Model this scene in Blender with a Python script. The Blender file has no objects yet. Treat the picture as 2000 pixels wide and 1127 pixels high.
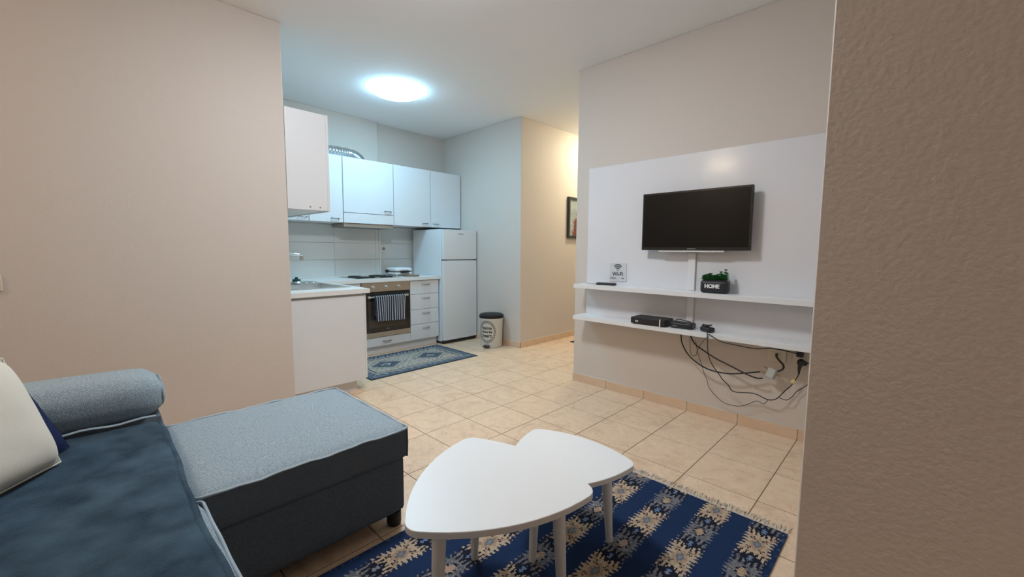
import bpy, bmesh, math, random
import numpy as np
from mathutils import Matrix, Vector, noise
random.seed(7)
PI = math.pi
SC = bpy.context.scene
COL = SC.collection

# ------------------------------------------------------------------ camera
CAM_R = np.array([0.71844055, 0.69555625, 0.00668419])
CAM_U = np.array([-0.06813084, 0.0608027, 0.99582188])
CAM_F = np.array([-0.69224372, 0.71589422, -0.09107196])
CAM_C = np.array([2.1666, -2.1420, 1.16037])
FPX = 818.7                                   # focal length in pixels of a 2000 px wide frame
cam_d = bpy.data.cameras.new('camera'); cam = bpy.data.objects.new('camera', cam_d); COL.objects.link(cam)
cam_d.sensor_width = 36.0; cam_d.lens = FPX / 2000 * 36.0; cam_d.clip_start = 0.02
M = Matrix.Identity(4)
for i in range(3):
    M[i][0], M[i][1], M[i][2], M[i][3] = CAM_R[i], CAM_U[i], -CAM_F[i], CAM_C[i]
cam.matrix_world = M
SC.camera = cam

# ------------------------------------------------------------------ world, exposure, lamps' strengths
wd = bpy.data.worlds.new('world'); SC.world = wd; wd.use_nodes = True
wd.node_tree.nodes['Background'].inputs[0].default_value = (0.5, 0.5, 0.5, 1)
wd.node_tree.nodes['Background'].inputs[1].default_value = 0.05
vs = SC.view_settings
vs.view_transform = 'Standard'; vs.look = 'None'; vs.gamma = 1.0; vs.use_curve_mapping = False
vs.exposure = 1.0
LAMP_KITCHEN = ((0.38, 0.75, 1.0), 26.0)
LAMP_LIVING = ((0.89, 0.945, 1.0), 47.5)
LAMP_HALL = ((1.0, 0.93, 0.68), 48.0)
LAMP_REAR = ((1.0, 0.77, 0.53), 28.5)

def ray(x, y): return CAM_F + CAM_R * (x - 1000) / FPX - CAM_U * (y - 563.5) / FPX
def on_y(x, y, Y): d = ray(x, y); return CAM_C + d * ((Y - CAM_C[1]) / d[1])
def on_x(x, y, X): d = ray(x, y); return CAM_C + d * ((X - CAM_C[0]) / d[0])
def on_z(x, y, Z): d = ray(x, y); return CAM_C + d * ((Z - CAM_C[2]) / d[2])

# ------------------------------------------------------------------ materials
def lin(r, g, b):
    f = lambda c: (c / 255) / 12.92 if c <= 10 else (((c / 255) + 0.055) / 1.055) ** 2.4
    return (f(r), f(g), f(b), 1)
def c4(c): return tuple(c) if len(c) == 4 else (*c, 1)
MATS = {}
def mat(name, col, rough=0.5, metal=0.0, spec=0.5, bump=None, var=None, sheen=0.0, coat=0.0, emit=None, alpha=None, attr=None, trans=0):
    """bump=(scale,strength[,detail]); var=(scale, colour2, contrast): a noise-mixed second colour"""
    if name in MATS: return MATS[name]
    m = bpy.data.materials.new(name); m.use_nodes = True
    nt = m.node_tree; N = nt.nodes; L = nt.links
    b = N['Principled BSDF']
    b.inputs['Base Color'].default_value = c4(col); b.inputs['Roughness'].default_value = rough
    b.inputs['Metallic'].default_value = metal; b.inputs['Specular IOR Level'].default_value = spec
    if sheen: b.inputs['Sheen Weight'].default_value = sheen; b.inputs['Sheen Roughness'].default_value = 0.4
    if coat: b.inputs['Coat Weight'].default_value = coat; b.inputs['Coat Roughness'].default_value = 0.08
    if trans: b.inputs['Transmission Weight'].default_value = trans
    if emit:
        b.inputs['Emission Color'].default_value = c4(emit[0]); b.inputs['Emission Strength'].default_value = emit[1]
    tc = N.new('ShaderNodeTexCoord')
    if var:
        n = N.new('ShaderNodeTexNoise'); n.inputs['Scale'].default_value = var[0]; n.inputs['Detail'].default_value = 4
        r = N.new('ShaderNodeValToRGB')
        r.color_ramp.elements[0].position = 0.5 - var[2]; r.color_ramp.elements[1].position = 0.5 + var[2]
        r.color_ramp.elements[0].color = c4(col); r.color_ramp.elements[1].color = c4(var[1])
        L.new(tc.outputs['Object'], n.inputs['Vector']); L.new(n.outputs['Fac'], r.inputs['Fac']); L.new(r.outputs['Color'], b.inputs['Base Color'])
    if attr:
        a = N.new('ShaderNodeVertexColor'); a.layer_name = attr; L.new(a.outputs['Color'], b.inputs['Base Color'])
    if bump:
        n = N.new('ShaderNodeTexNoise'); n.inputs['Scale'].default_value = bump[0]; n.inputs['Detail'].default_value = bump[2] if len(bump) > 2 else 3
        bp = N.new('ShaderNodeBump'); bp.inputs['Strength'].default_value = bump[1]; bp.inputs['Distance'].default_value = 0.01
        L.new(tc.outputs['Object'], n.inputs['Vector']); L.new(n.outputs['Fac'], bp.inputs['Height']); L.new(bp.outputs['Normal'], b.inputs['Normal'])
    MATS[name] = m
    return m

PAINT = mat('wall_paint', (0.625, 0.555, 0.498), 0.62, spec=0.3, bump=(160, 0.10, 4))
PAINTR = mat('wall_paint_rough', (0.625, 0.555, 0.498), 0.55, spec=0.3, bump=(75, 0.16, 5))
CEIL = mat('ceiling_paint', (0.90, 0.90, 0.90), 0.8, spec=0.2)
GROUT = mat('grout', (0.20, 0.14, 0.095), 0.9, bump=(300, 0.2))
WHITE = mat('white_melamine', (0.74, 0.735, 0.74), 0.42)
WHITEC = mat('white_laminate_front', (0.71, 0.715, 0.73), 0.38)
GLOSS = mat('white_gloss_panel', (0.72, 0.71, 0.73), 0.16, spec=0.5, bump=(9, 0.05, 1))
SHELFM = mat('white_shelf', (0.77, 0.765, 0.77), 0.3)
WORKT = mat('white_worktop', (0.80, 0.80, 0.78), 0.3, var=(240, (0.72, 0.72, 0.70), 0.2))
STEEL = mat('brushed_steel', (0.62, 0.61, 0.58), 0.32, metal=1.0, bump=(400, 0.05))
OVENST = mat('oven_steel', (0.47, 0.43, 0.37), 0.38, metal=1.0)
CHROME = mat('chrome', (0.75, 0.75, 0.75), 0.12, metal=1.0)
ALU = mat('aluminium_foil', (0.70, 0.72, 0.73), 0.28, metal=1.0)
HANDLE = mat('satin_handle', (0.33, 0.32, 0.32), 0.3, metal=1.0)
BLACK = mat('black_plastic', (0.018, 0.018, 0.02), 0.4)
BLACKR = mat('black_rubber', (0.016, 0.015, 0.015), 0.6)
DGLASS = mat('oven_glass', (0.012, 0.011, 0.012), 0.08, spec=0.5)
OVWIN = mat('oven_window', (0.045, 0.036, 0.03), 0.1)
SCREEN = mat('tv_screen', (0.006, 0.006, 0.006), 0.24, spec=0.22)
BEZEL = mat('tv_bezel', (0.012, 0.012, 0.013), 0.25)
SPLASH = mat('splash_tile', (0.66, 0.68, 0.66), 0.22)
SPLASHG = mat('splash_grout', (0.60, 0.60, 0.58), 0.8)
FRIDGE = mat('fridge_enamel', (0.74, 0.75, 0.76), 0.35)
GREY = mat('grey_plastic', (0.25, 0.25, 0.26), 0.5)
MIDGREY = mat('dark_gap', (0.08, 0.08, 0.085), 0.6)
WPLAST = mat('white_plastic', (0.74, 0.72, 0.68), 0.4)
CREAMPL = mat('cream_socket_plastic', (0.66, 0.58, 0.47), 0.45)
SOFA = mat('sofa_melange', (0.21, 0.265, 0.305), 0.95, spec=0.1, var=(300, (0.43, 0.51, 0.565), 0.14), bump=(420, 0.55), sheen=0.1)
SOFAD = mat('sofa_shaded_weave', (0.105, 0.125, 0.15), 0.95, spec=0.1, var=(330, (0.155, 0.18, 0.205), 0.16), bump=(400, 0.4))  # same sofa fabric, shade of sides and bases put into the colour
PIPING = mat('sofa_piping', (0.36, 0.42, 0.46), 0.9, spec=0.1)
BLANKET = mat('blanket_plush', (0.016, 0.034, 0.055), 0.9, spec=0.08, var=(10, (0.055, 0.095, 0.132), 0.19), bump=(260, 0.35), sheen=0.1)
CREAM = mat('cream_cotton', (0.66, 0.61, 0.53), 0.9, spec=0.1, bump=(350, 0.15))
NAVY = mat('navy_cotton', (0.016, 0.024, 0.07), 0.9, spec=0.1)
TABLEW = mat('table_white', (0.76, 0.755, 0.75), 0.35)
TEDGE = mat('table_edge', (0.70, 0.68, 0.68), 0.5)
TLEG = mat('table_leg_white', (0.74, 0.73, 0.73), 0.45)
WOVEN = mat('woven_rug', (1, 1, 1), 0.95, spec=0.05, attr='col', bump=(500, 0.5))
FRINGE = mat('rug_fringe', (0.60, 0.52, 0.42), 0.95, spec=0.05)
GREEN = mat('plant_green', (0.03, 0.16, 0.045), 0.5, var=(60, (0.06, 0.26, 0.08), 0.2))
TOWELD = mat('towel_navy', (0.045, 0.05, 0.075), 0.95, spec=0.05)
TOWELW = mat('towel_white', (0.62, 0.60, 0.58), 0.95, spec=0.05)
PRINT = mat('dark_print', (0.035, 0.037, 0.04), 0.6)
PRINTG = mat('grey_print', (0.20, 0.21, 0.21), 0.6)
SIGNM = mat('sign_acrylic', (0.62, 0.62, 0.635), 0.25)
FRAMEB = mat('frame_black', (0.02, 0.026, 0.028), 0.45)
COPPER = mat('connector_brass', (0.45, 0.28, 0.13), 0.35, metal=1.0)
YELLOW = mat('yellow_tie', (0.66, 0.56, 0.24), 0.6)
BROWN = mat('brown_board', (0.20, 0.13, 0.085), 0.5)
DGREEN = mat('scrubber_green', (0.01, 0.06, 0.05), 0.5)
SKIRT = mat('skirting_tile', (0.66, 0.46, 0.31), 0.4, var=(9, (0.72, 0.54, 0.38), 0.2))
MORTAR = mat('skirting_mortar', (0.62, 0.57, 0.50), 0.8)

def tile_material():
    m = bpy.data.materials.new('floor_tile'); m.use_nodes = True
    nt = m.node_tree; N = nt.nodes; L = nt.links; b = N['Principled BSDF']
    tc = N.new('ShaderNodeTexCoord'); oi = N.new('ShaderNodeObjectInfo')
    mul = N.new('ShaderNodeVectorMath'); mul.operation = 'SCALE'; mul.inputs[0].default_value = (37, 53, 11)
    L.new(oi.outputs['Random'], mul.inputs['Scale'])
    add = N.new('ShaderNodeVectorMath'); add.operation = 'ADD'
    L.new(tc.outputs['Object'], add.inputs[0]); L.new(mul.outputs[0], add.inputs[1])
    n1 = N.new('ShaderNodeTexNoise'); n1.inputs['Scale'].default_value = 5.5; n1.inputs['Detail'].default_value = 7; n1.inputs['Roughness'].default_value = 0.62; n1.inputs['Distortion'].default_value = 1.6
    L.new(add.outputs[0], n1.inputs['Vector'])
    r1 = N.new('ShaderNodeValToRGB'); e = r1.color_ramp.elements
    e[0].position = 0.30; e[0].color = (0.62, 0.43, 0.285, 1); e[1].position = 0.62; e[1].color = (0.78, 0.575, 0.405, 1)
    k = e.new(0.47); k.color = (0.74, 0.53, 0.365, 1)
    L.new(n1.outputs['Fac'], r1.inputs['Fac'])
    n2 = N.new('ShaderNodeTexNoise'); n2.inputs['Scale'].default_value = 9; n2.inputs['Detail'].default_value = 5; n2.inputs['Distortion'].default_value = 2.5
    L.new(add.outputs[0], n2.inputs['Vector'])
    r2 = N.new('ShaderNodeValToRGB'); e = r2.color_ramp.elements
    e[0].position = 0.485; e[0].color = (0, 0, 0, 1); e[1].position = 0.53; e[1].color = (0, 0, 0, 1); k = e.new(0.507); k.color = (0.45, 0.45, 0.45, 1)
    L.new(n2.outputs['Fac'], r2.inputs['Fac'])
    mx = N.new('ShaderNodeMix'); mx.data_type = 'RGBA'; mx.inputs['B'].default_value = (0.47, 0.31, 0.19, 1)
    L.new(r2.outputs['Color'], mx.inputs['Factor']); L.new(r1.outputs['Color'], mx.inputs['A'])
    L.new(mx.outputs['Result'], b.inputs['Base Color'])
    b.inputs['Roughness'].default_value = 0.33; b.inputs['Specular IOR Level'].default_value = 0.4
    return m
TILE = tile_material()

# ------------------------------------------------------------------ mesh helpers: every shape is (verts, faces) in world coordinates
WM = {}
def build(name, sh, m, parent=None, smooth=None):
    v, f = sh[0], sh[1]
    v = np.asarray(v, float)
    P = WM[parent.name] if parent else Matrix.Identity(4)
    Pi = np.array(P.inverted())
    v = v @ Pi[:3, :3].T + Pi[:3, 3]
    lo, hi = v.min(0), v.max(0)
    c = np.array([(lo[0] + hi[0]) / 2, (lo[1] + hi[1]) / 2, lo[2]])
    me = bpy.data.meshes.new(name); me.from_pydata((v - c).tolist(), [], [list(q) for q in f])
    ms = m if isinstance(m, (list, tuple)) else [m]
    for k in ms: me.materials.append(k)
    if len(sh) > 2 and sh[2] is not None:
        me.polygons.foreach_set('material_index', sh[2])
    me.validate()
    bm = bmesh.new(); bm.from_mesh(me); bmesh.ops.recalc_face_normals(bm, faces=bm.faces); bm.to_mesh(me); bm.free()
    if smooth:
        me.shade_smooth(); me.set_sharp_from_angle(angle=math.radians(smooth))
    o = bpy.data.objects.new(name, me); COL.objects.link(o)
    if parent: o.parent = parent
    o.location = c
    WM[o.name] = P @ Matrix.Translation(c)
    return o
def thing(name, loc, label, cat, group=None, rz=0.0):
    o = bpy.data.objects.new(name, None); COL.objects.link(o); o.empty_display_size = 0.1
    o.location = loc; o.rotation_euler = (0, 0, rz); o['label'] = label; o['category'] = cat
    if group: o['group'] = group
    WM[o.name] = Matrix.Translation(loc) @ Matrix.Rotation(rz, 4, 'Z')
    return o
def tag(o, label, cat, group=None):
    o['label'] = label; o['category'] = cat
    if group: o['group'] = group
    return o
def struct(name, sh, m, parent=None, smooth=None):
    o = build(name, sh, m, parent, smooth); o['kind'] = 'structure'; return o
def join(*shs):
    V, F, I, n = [], [], [], 0
    for s in shs:
        V.append(np.asarray(s[0], float)); F += [[i + n for i in q] for q in s[1]]; n += len(s[0])
        I += list(s[2]) if len(s) > 2 and s[2] is not None else [0] * len(s[1])
    return np.vstack(V), F, I
def xf(sh, Mx):
    A = np.array(Mx); v = np.asarray(sh[0], float) @ A[:3, :3].T + A[:3, 3]
    return (v,) + tuple(sh[1:])
def place(loc, rz=0, rx=0, ry=0):
    return Matrix.Translation(loc) @ Matrix.Rotation(rz, 4, 'Z') @ Matrix.Rotation(rx, 4, 'X') @ Matrix.Rotation(ry, 4, 'Y')
def box(x0, x1, y0, y1, z0, z1, bev=0.0, seg=1):
    bm = bmesh.new(); bmesh.ops.create_cube(bm, size=1)
    for v in bm.verts:
        v.co = Vector(((x0 + x1) / 2 + v.co.x * (x1 - x0), (y0 + y1) / 2 + v.co.y * (y1 - y0), (z0 + z1) / 2 + v.co.z * (z1 - z0)))
    if bev: bmesh.ops.bevel(bm, geom=list(bm.edges), offset=bev, segments=seg, profile=0.5, affect='EDGES')
    bm.verts.index_update()
    r = [tuple(v.co) for v in bm.verts], [[v.index for v in f.verts] for f in bm.faces]; bm.free(); return r
def rbox(x0, x1, y0, y1, z0, z1, r, n=6, puff=(0, 0, 0)):
    """rounded, optionally puffed box (cushions): puff adds a bulge on the x, y and z faces"""
    bm = bmesh.new(); bmesh.ops.create_cube(bm, size=2); bmesh.ops.subdivide_edges(bm, edges=list(bm.edges), cuts=n * 2 - 1, use_grid_fill=True)
    h = np.array([(x1 - x0) / 2, (y1 - y0) / 2, (z1 - z0) / 2]); c = np.array([(x0 + x1) / 2, (y0 + y1) / 2, (z0 + z1) / 2]); r3 = np.minimum(r, h)
    V = []
    for v in bm.verts:
        p = np.array(v.co)
        s = np.sign(p) * (np.abs(p) ** 0.75)           # crowd samples to the rim
        q = s * h
        inner = np.clip(q, -(h - r3), h - r3); d = (q - inner) / r3
        L = np.linalg.norm(d)
        if L > 1e-6: q = inner + d / L * r3 * min(1.0, np.abs(d).max())
        for a in range(3):
            if puff[a] and abs(abs(p[a]) - 1) < 1e-6:
                o = [k for k in range(3) if k != a]
                q[a] += np.sign(p[a]) * puff[a] * (1 - p[o[0]] ** 2) * (1 - p[o[1]] ** 2)
        V.append(tuple(q + c))
    bm.verts.index_update()
    F = [[v.index for v in f.verts] for f in bm.faces]; bm.free(); return V, F
def spline(pts, n=8):
    P = [np.asarray(p, float) for p in pts]; P = [2 * P[0] - P[1]] + P + [2 * P[-1] - P[-2]]; out = []
    for i in range(1, len(P) - 2):
        for k in range(n):
            t = k / n
            out.append(0.5 * (2 * P[i] + (P[i + 1] - P[i - 1]) * t + (2 * P[i - 1] - 5 * P[i] + 4 * P[i + 1] - P[i + 2]) * t * t + (3 * P[i] - P[i - 1] - 3 * P[i + 1] + P[i + 2]) * t ** 3))
    out.append(P[-2]); return out
def tube(pts, r, sides=8, closed=False, cap=True):
    P = [np.asarray(p, float) for p in pts]; n = len(P); R = r if hasattr(r, '__len__') else [r] * n
    V, F = [], []; up = None
    for i in range(n):
        a = P[(i - 1) % n] if (closed or i > 0) else P[i]; b = P[(i + 1) % n] if (closed or i < n - 1) else P[i]
        t = b - a; t /= max(np.linalg.norm(t), 1e-9)
        if up is None:
            up = np.array([0, 0, 1.0]) if abs(t[2]) < 0.9 else np.array([1.0, 0, 0])
        s = np.cross(t, up); s /= np.linalg.norm(s); up = np.cross(s, t)
        for k in range(sides):
            w = 2 * PI * k / sides; V.append(P[i] + R[i] * (math.cos(w) * s + math.sin(w) * up))
    for i in range(n if closed else n - 1):
        j = (i + 1) % n
        for k in range(sides):
            l = (k + 1) % sides; F.append([i * sides + k, i * sides + l, j * sides + l, j * sides + k])
    if cap and not closed:
        F.append(list(range(sides))[::-1]); F.append([(n - 1) * sides + k for k in range(sides)])
    return V, F
def lathe(prof, c=(0, 0, 0), seg=28):
    V, F = [], []; n = len(prof)
    for (r, z) in prof:
        for k in range(seg):
            a = 2 * PI * k / seg; V.append((c[0] + max(r, 1e-4) * math.cos(a), c[1] + max(r, 1e-4) * math.sin(a), c[2] + z))
    for i in range(n - 1):
        for k in range(seg):
            l = (k + 1) % seg; F.append([i * seg + k, i * seg + l, (i + 1) * seg + l, (i + 1) * seg + k])
    F.append(list(range(seg))[::-1]); F.append([(n - 1) * seg + k for k in range(seg)])
    return V, F
def prism(poly, z0, z1, bev=0.0):
    n = len(poly); P = np.asarray(poly, float); c = P.mean(0)
    rings = [(0, z0), (0, z1)] if not bev else [(bev, z0), (0, z0 + bev), (0, z1 - bev), (bev, z1)]
    V, F = [], []
    for ins, z in rings:
        d = P - c; L = np.linalg.norm(d, axis=1, keepdims=True); Q = c + d * (1 - ins / np.maximum(L, 1e-6))
        V += [(q[0], q[1], z) for q in Q]
    for i in range(len(rings) - 1):
        for k in range(n):
            l = (k + 1) % n; F.append([i * n + k, i * n + l, (i + 1) * n + l, (i + 1) * n + k])
    F.append(list(range(n))[::-1]); F.append([(len(rings) - 1) * n + k for k in range(n)])
    return V, F
def text_shape(s, size, depth=0.0006, bold=0.0, spacing=1.0):
    """flat lettering in the XY plane, centred on the origin, extruded in z"""
    cu = bpy.data.curves.new('lettering', 'FONT'); cu.body = s; cu.size = size; cu.extrude = depth; cu.offset = bold
    cu.align_x = 'CENTER'; cu.align_y = 'CENTER'; cu.space_character = spacing; cu.resolution_u = 3
    ob = bpy.data.objects.new('lettering', cu); COL.objects.link(ob)
    dg = bpy.context.evaluated_depsgraph_get(); me = bpy.data.meshes.new_from_object(ob.evaluated_get(dg))
    r = [tuple(v.co) for v in me.vertices], [list(p.vertices) for p in me.polygons]
    bpy.data.objects.remove(ob); bpy.data.curves.remove(cu); bpy.data.meshes.remove(me); return r
FACE_NY = Matrix.Rotation(PI / 2, 4, 'X')                       # XY lettering -> facing -y
FACE_PX = Matrix.Rotation(PI / 2, 4, 'Z') @ Matrix.Rotation(PI / 2, 4, 'X')   # -> facing +x

# ------------------------------------------------------------------ room shell
T = 0.34
ZC = 2.675
XL, XK, XCH, YS = -1.03, -2.65, -2.59, -1.10      # left wall, kitchen back, pipe chase, kitchen side wall
YK, XH, YT = 1.46, -1.18, 0.90                    # kitchen right wall, hall wall, TV wall
XP, YP = 1.975, -0.80                             # right-hand wall corner near the camera
XE, YB, YH = 3.4, -4.6, 4.0
fl = struct('floor', box(XK - .2, XE + .2, YB - .2, YH + .2, -0.12, -0.0012), GROUT)
struct('ceiling', box(XK - .2, XE + .2, YB - .2, YH + .2, ZC, ZC + .12), CEIL)
struct('wall_left', box(XK - .2, XL, YB, YS, -0.01, ZC, 0.004), PAINT)
wkb = struct('wall_kitchen_back', box(XK - .2, XK, YS, YK, -0.01, ZC), PAINT)
struct('wall_kitchen_chase', box(XK, XCH, YS, 0.44, -0.01, ZC, 0.003), PAINT)
struct('wall_hall', box(XK - .2, XH, YK, YH, -0.01, ZC, 0.004), PAINT)
struct('wall_tv', box(0.0, XE, YT, YT + .16, -0.01, ZC, 0.004), PAINT)
struct('wall_hall_right', box(0.0, 0.16, YT + .16, YH, -0.01, ZC), PAINT)
struct('wall_hall_end', box(XH, 0.16, YH, YH + .15, -0.01, ZC), PAINT)
struct('wall_right', box(XP, XE, YP, YT, -0.01, ZC, 0.003), PAINTR)
struct('wall_right_side', box(XE, XE + .15, YB, YP, -0.01, ZC), PAINT)
struct('wall_rear', box(XL, XE, YB - .15, YB, -0.01, ZC), PAINT)

# floor tiles: single pieces where the photograph shows floor, the rest joined
regions = [(XL, XP, YB, YT), (XP, XE, YB, YP), (XK, XL, YS, YK), (XH, 0.0, YT, YH), (XL, 0.0, YT, YH)]
def inside(x, y): return any(a - 1e-6 <= x <= b + 1e-6 and c - 1e-6 <= y <= d + 1e-6 for a, b, c, d in regions)
G = 0.0022
tile_me = None; rest = []
def tile_shape(x0, x1, y0, y1):
    b = 0.0008
    return ([(x0, y0, -.006), (x1, y0, -.006), (x1, y1, -.006), (x0, y1, -.006), (x0, y0, -b), (x1, y0, -b), (x1, y1, -b), (x0, y1, -b),
             (x0 + b, y0 + b, 0), (x1 - b, y0 + b, 0), (x1 - b, y1 - b, 0), (x0 + b, y1 - b, 0)],
            [[0, 1, 5, 4], [1, 2, 6, 5], [2, 3, 7, 6], [3, 0, 4, 7], [4, 5, 9, 8], [5, 6, 10, 9], [6, 7, 11, 10], [7, 4, 8, 11], [8, 9, 10, 11]])
for j in range(-9, 11):
    for i in range(-15, 13):
        x0, x1, y0, y1 = j * T + G, (j + 1) * T - G, i * T + G, (i + 1) * T - G
        cs = [(x0, y0), (x1, y0), (x1, y1), (x0, y1)]
        ins = [inside(*c) for c in cs]
        if not any(ins): 
            continue
        if not all(ins):                                   # trim a piece that runs into a wall
            best = None
            for a, b, c, d in regions:
                q = (max(x0, a), min(x1, b), max(y0, c), min(y1, d)); ar = max(0, q[1] - q[0]) * max(0, q[3] - q[2])
                if best is None or ar > best[0]: best = (ar, q)
            if sum(ins) == 2 or sum(ins) == 1: x0, x1, y0, y1 = best[1]
            if x1 - x0 < .012 or y1 - y0 < .012: continue
        sh = tile_shape(x0, x1, y0, y1)
        if y0 < -2.1 or x0 > 1.98 or y0 > 2.75:
            rest.append(sh); continue
        if all(ins) and tile_me is not None:
            o = bpy.data.objects.new('tile', tile_me); COL.objects.link(o); o.parent = fl
            o.location = Vector(((x0 + x1) / 2, (y0 + y1) / 2, -.006)) - WM[fl.name].translation
        else:
            o = build('tile', sh, TILE, fl)
            if all(ins): tile_me = o.data
o = build('tile_field', join(*rest), TILE, fl); o['kind'] = 'stuff'

def skirting(name, a, b, nrm, joints, h=0.068, th=0.011):
    """tiled skirting along the wall foot from a to b; nrm points into the room"""
    a, b, nrm = np.array(a), np.array(b), np.array(nrm); d = (b - a) / np.linalg.norm(b - a)
    def slab(s0, s1, z0, z1, t):
        p = a + d * s0; q = a + d * s1; e = q + nrm * t
        return box(min(p[0], e[0]), max(p[0], e[0]), min(p[1], e[1]), max(p[1], e[1]), z0, z1)
    Ln = np.linalg.norm(b - a)
    root = struct(name, slab(0, Ln, 0.001, h - .001, th - .003), GROUT)
    build('mortar_line', slab(0, Ln, h, h + .006, th - .003), MORTAR, root)
    cuts = [0] + [j for j in joints if .01 < j < Ln - .01] + [Ln]
    for s0, s1 in zip(cuts[:-1], cuts[1:]): build('skirting_tile', slab(s0 + .0016, s1 - .0016, 0.001, h, th), SKIRT, root)
skirting('baseboard_tv', (0.0, YT), (XP, YT), (0, -1), [T * k for k in range(1, 6)])
skirting('baseboard_hall', (XH, YK), (XH, YH), (1, 0), [.11 + T * k for k in range(0, 9)])
skirting('baseboard_kitchen', (-1.95, YK), (XH + .011, YK), (0, -1), [.09, .43])

# splash-back tiles above the worktop, 50 x 20 cm
for face, y0r, y1r in ((XCH, -1.10, 0.425), (XK, 0.44, 1.0)):
    ys = sorted({y0r, y1r} | {y for y in (-.62, -.12, .38, .93) if y0r + .02 < y < y1r - .02})
    for z0, z1 in ((.842, 1.038), (1.042, 1.230), (1.234, 1.436)):
        for a, b in zip(ys[:-1], ys[1:]):
            build('splash_tile', box(face, face + .0065, a + .0008, b - .0008, z0 - .0008, z1 + .0008, .0008), SPLASH, wkb)
build('corner_trim', box(XCH, XCH + .010, .427, .447, .842, 1.437, .002), WPLAST, wkb)

# ------------------------------------------------------------------ ceiling lamps
def ceiling_lamp(x, y, r, h, spec, label, ring=WPLAST):
    t = thing('ceiling_lamp', (x, y, ZC - h - .02), label, 'lamp')
    build('lamp_base', lathe([(r * .96, ZC - .001), (r * .98, ZC - .022)], (x, y, 0), 40), ring, t, 40)
    prof = [(r * math.cos(a), ZC - .02 - h * math.sin(a)) for a in np.linspace(0.0, PI / 2, 9)]
    m = mat('lamp_glow_%d' % (x * 100), (0.9, 0.9, 0.9), 0.5, emit=spec)
    build('diffuser', lathe(prof, (x, y, 0), 40), m, t, 60)
    return t
ceiling_lamp(-1.50, 0.06, 0.235, 0.05, LAMP_KITCHEN, 'round cold-white glowing ceiling lamp above the kitchen')
ceiling_lamp(0.42, -0.95, 0.20, 0.06, LAMP_LIVING, 'round neutral-white ceiling lamp over the living area')
ceiling_lamp(-0.62, 2.80, 0.16, 0.07, LAMP_HALL, 'round warm yellow ceiling lamp in the hallway')
ceiling_lamp(-0.35, -3.85, 0.18, 0.07, LAMP_REAR, 'round warm ceiling lamp behind the sofa')

# ------------------------------------------------------------------ sofa
sofa = thing('sofa', (.8, -2.2, 0), 'blue-grey fabric corner sofa with chaise and rolled arm', 'sofa')
SX0, SX1, CX0, CX1 = -0.03, 1.62, -0.03, 0.69          # seat span in x, chaise span in x
YF, YE, YBK = -1.93, -1.225, -3.02                      # seat front, chaise end, back of sofa
ch = build('chaise_base', rbox(CX0 + .02, CX1 - .012, YF - .05, YE - .012, .06, .31, .025, 4), SOFAD, sofa, 60)
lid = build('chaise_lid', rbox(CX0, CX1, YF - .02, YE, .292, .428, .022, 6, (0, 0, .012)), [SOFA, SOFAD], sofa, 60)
for pl in lid.data.polygons:                            # melange top, sides coloured darker to paint their shade
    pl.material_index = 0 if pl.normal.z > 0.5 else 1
def edge_loop(x0, x1, y0, y1, z, r=.02, wob=.0025):
    P = []
    for cx, cy, a0 in ((x1 - r, y1 - r, 0), (x0 + r, y1 - r, PI / 2), (x0 + r, y0 + r, PI), (x1 - r, y0 + r, 1.5 * PI)):
        for k in range(4):
            a = a0 + PI / 2 * k / 3; P.append([cx + r * math.cos(a), cy + r * math.sin(a), z])
    out = []
    for i in range(len(P)):
        a, b = np.array(P[i]), np.array(P[(i + 1) % len(P)]); n = max(1, int(np.linalg.norm(b - a) / .03))
        for k in range(n):
            q = a + (b - a) * k / n; q[2] += wob * math.sin(q[0] * 31 + q[1] * 27) + wob * .6 * math.sin(q[1] * 61); out.append(q)
    return out
build('piping', tube(edge_loop(CX0 + .001, CX1 - .001, YF - .018, YE - .001, .421), .005, 6, True), PIPING, lid, 60)
build('piping', tube([(CX1 - .008, YE - .008, .30), (CX1 - .0065, YE - .0065, .36), (CX1 - .0075, YE - .0075, .418)], .0045, 6), SOFAD, lid, 60)
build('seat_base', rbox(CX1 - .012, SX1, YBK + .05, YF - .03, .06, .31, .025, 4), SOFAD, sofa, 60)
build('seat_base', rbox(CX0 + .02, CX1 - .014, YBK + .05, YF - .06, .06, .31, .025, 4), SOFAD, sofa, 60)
s = build('seat_cushion', rbox(CX1 + .004, SX1, YBK + .2, YF, .30, .430, .03, 6, (0, .004, .008)), SOFA, sofa, 60)
build('piping', tube(edge_loop(CX1 + .006, SX1, YBK + .2, YF - .001, .415), .005, 6, True), PIPING, s, 60)
build('seat_cushion', rbox(CX0, CX1, YBK + .2, YF - .024, .30, .428, .03, 6, (0, 0, .008)), SOFA, sofa, 60)
build('backrest', rbox(-.29, SX1 + .2, YBK, YBK + .22, .10, .80, .05, 6), SOFA, sofa, 60)
for x0, x1 in ((CX0 + .02, .78), (.79, SX1 - .01)):
    build('back_cushion', rbox(x0, x1, YBK + .2, YBK + .38, .43, .83, .06, 6, (0, .03, 0)), SOFA, sofa, 60)
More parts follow.
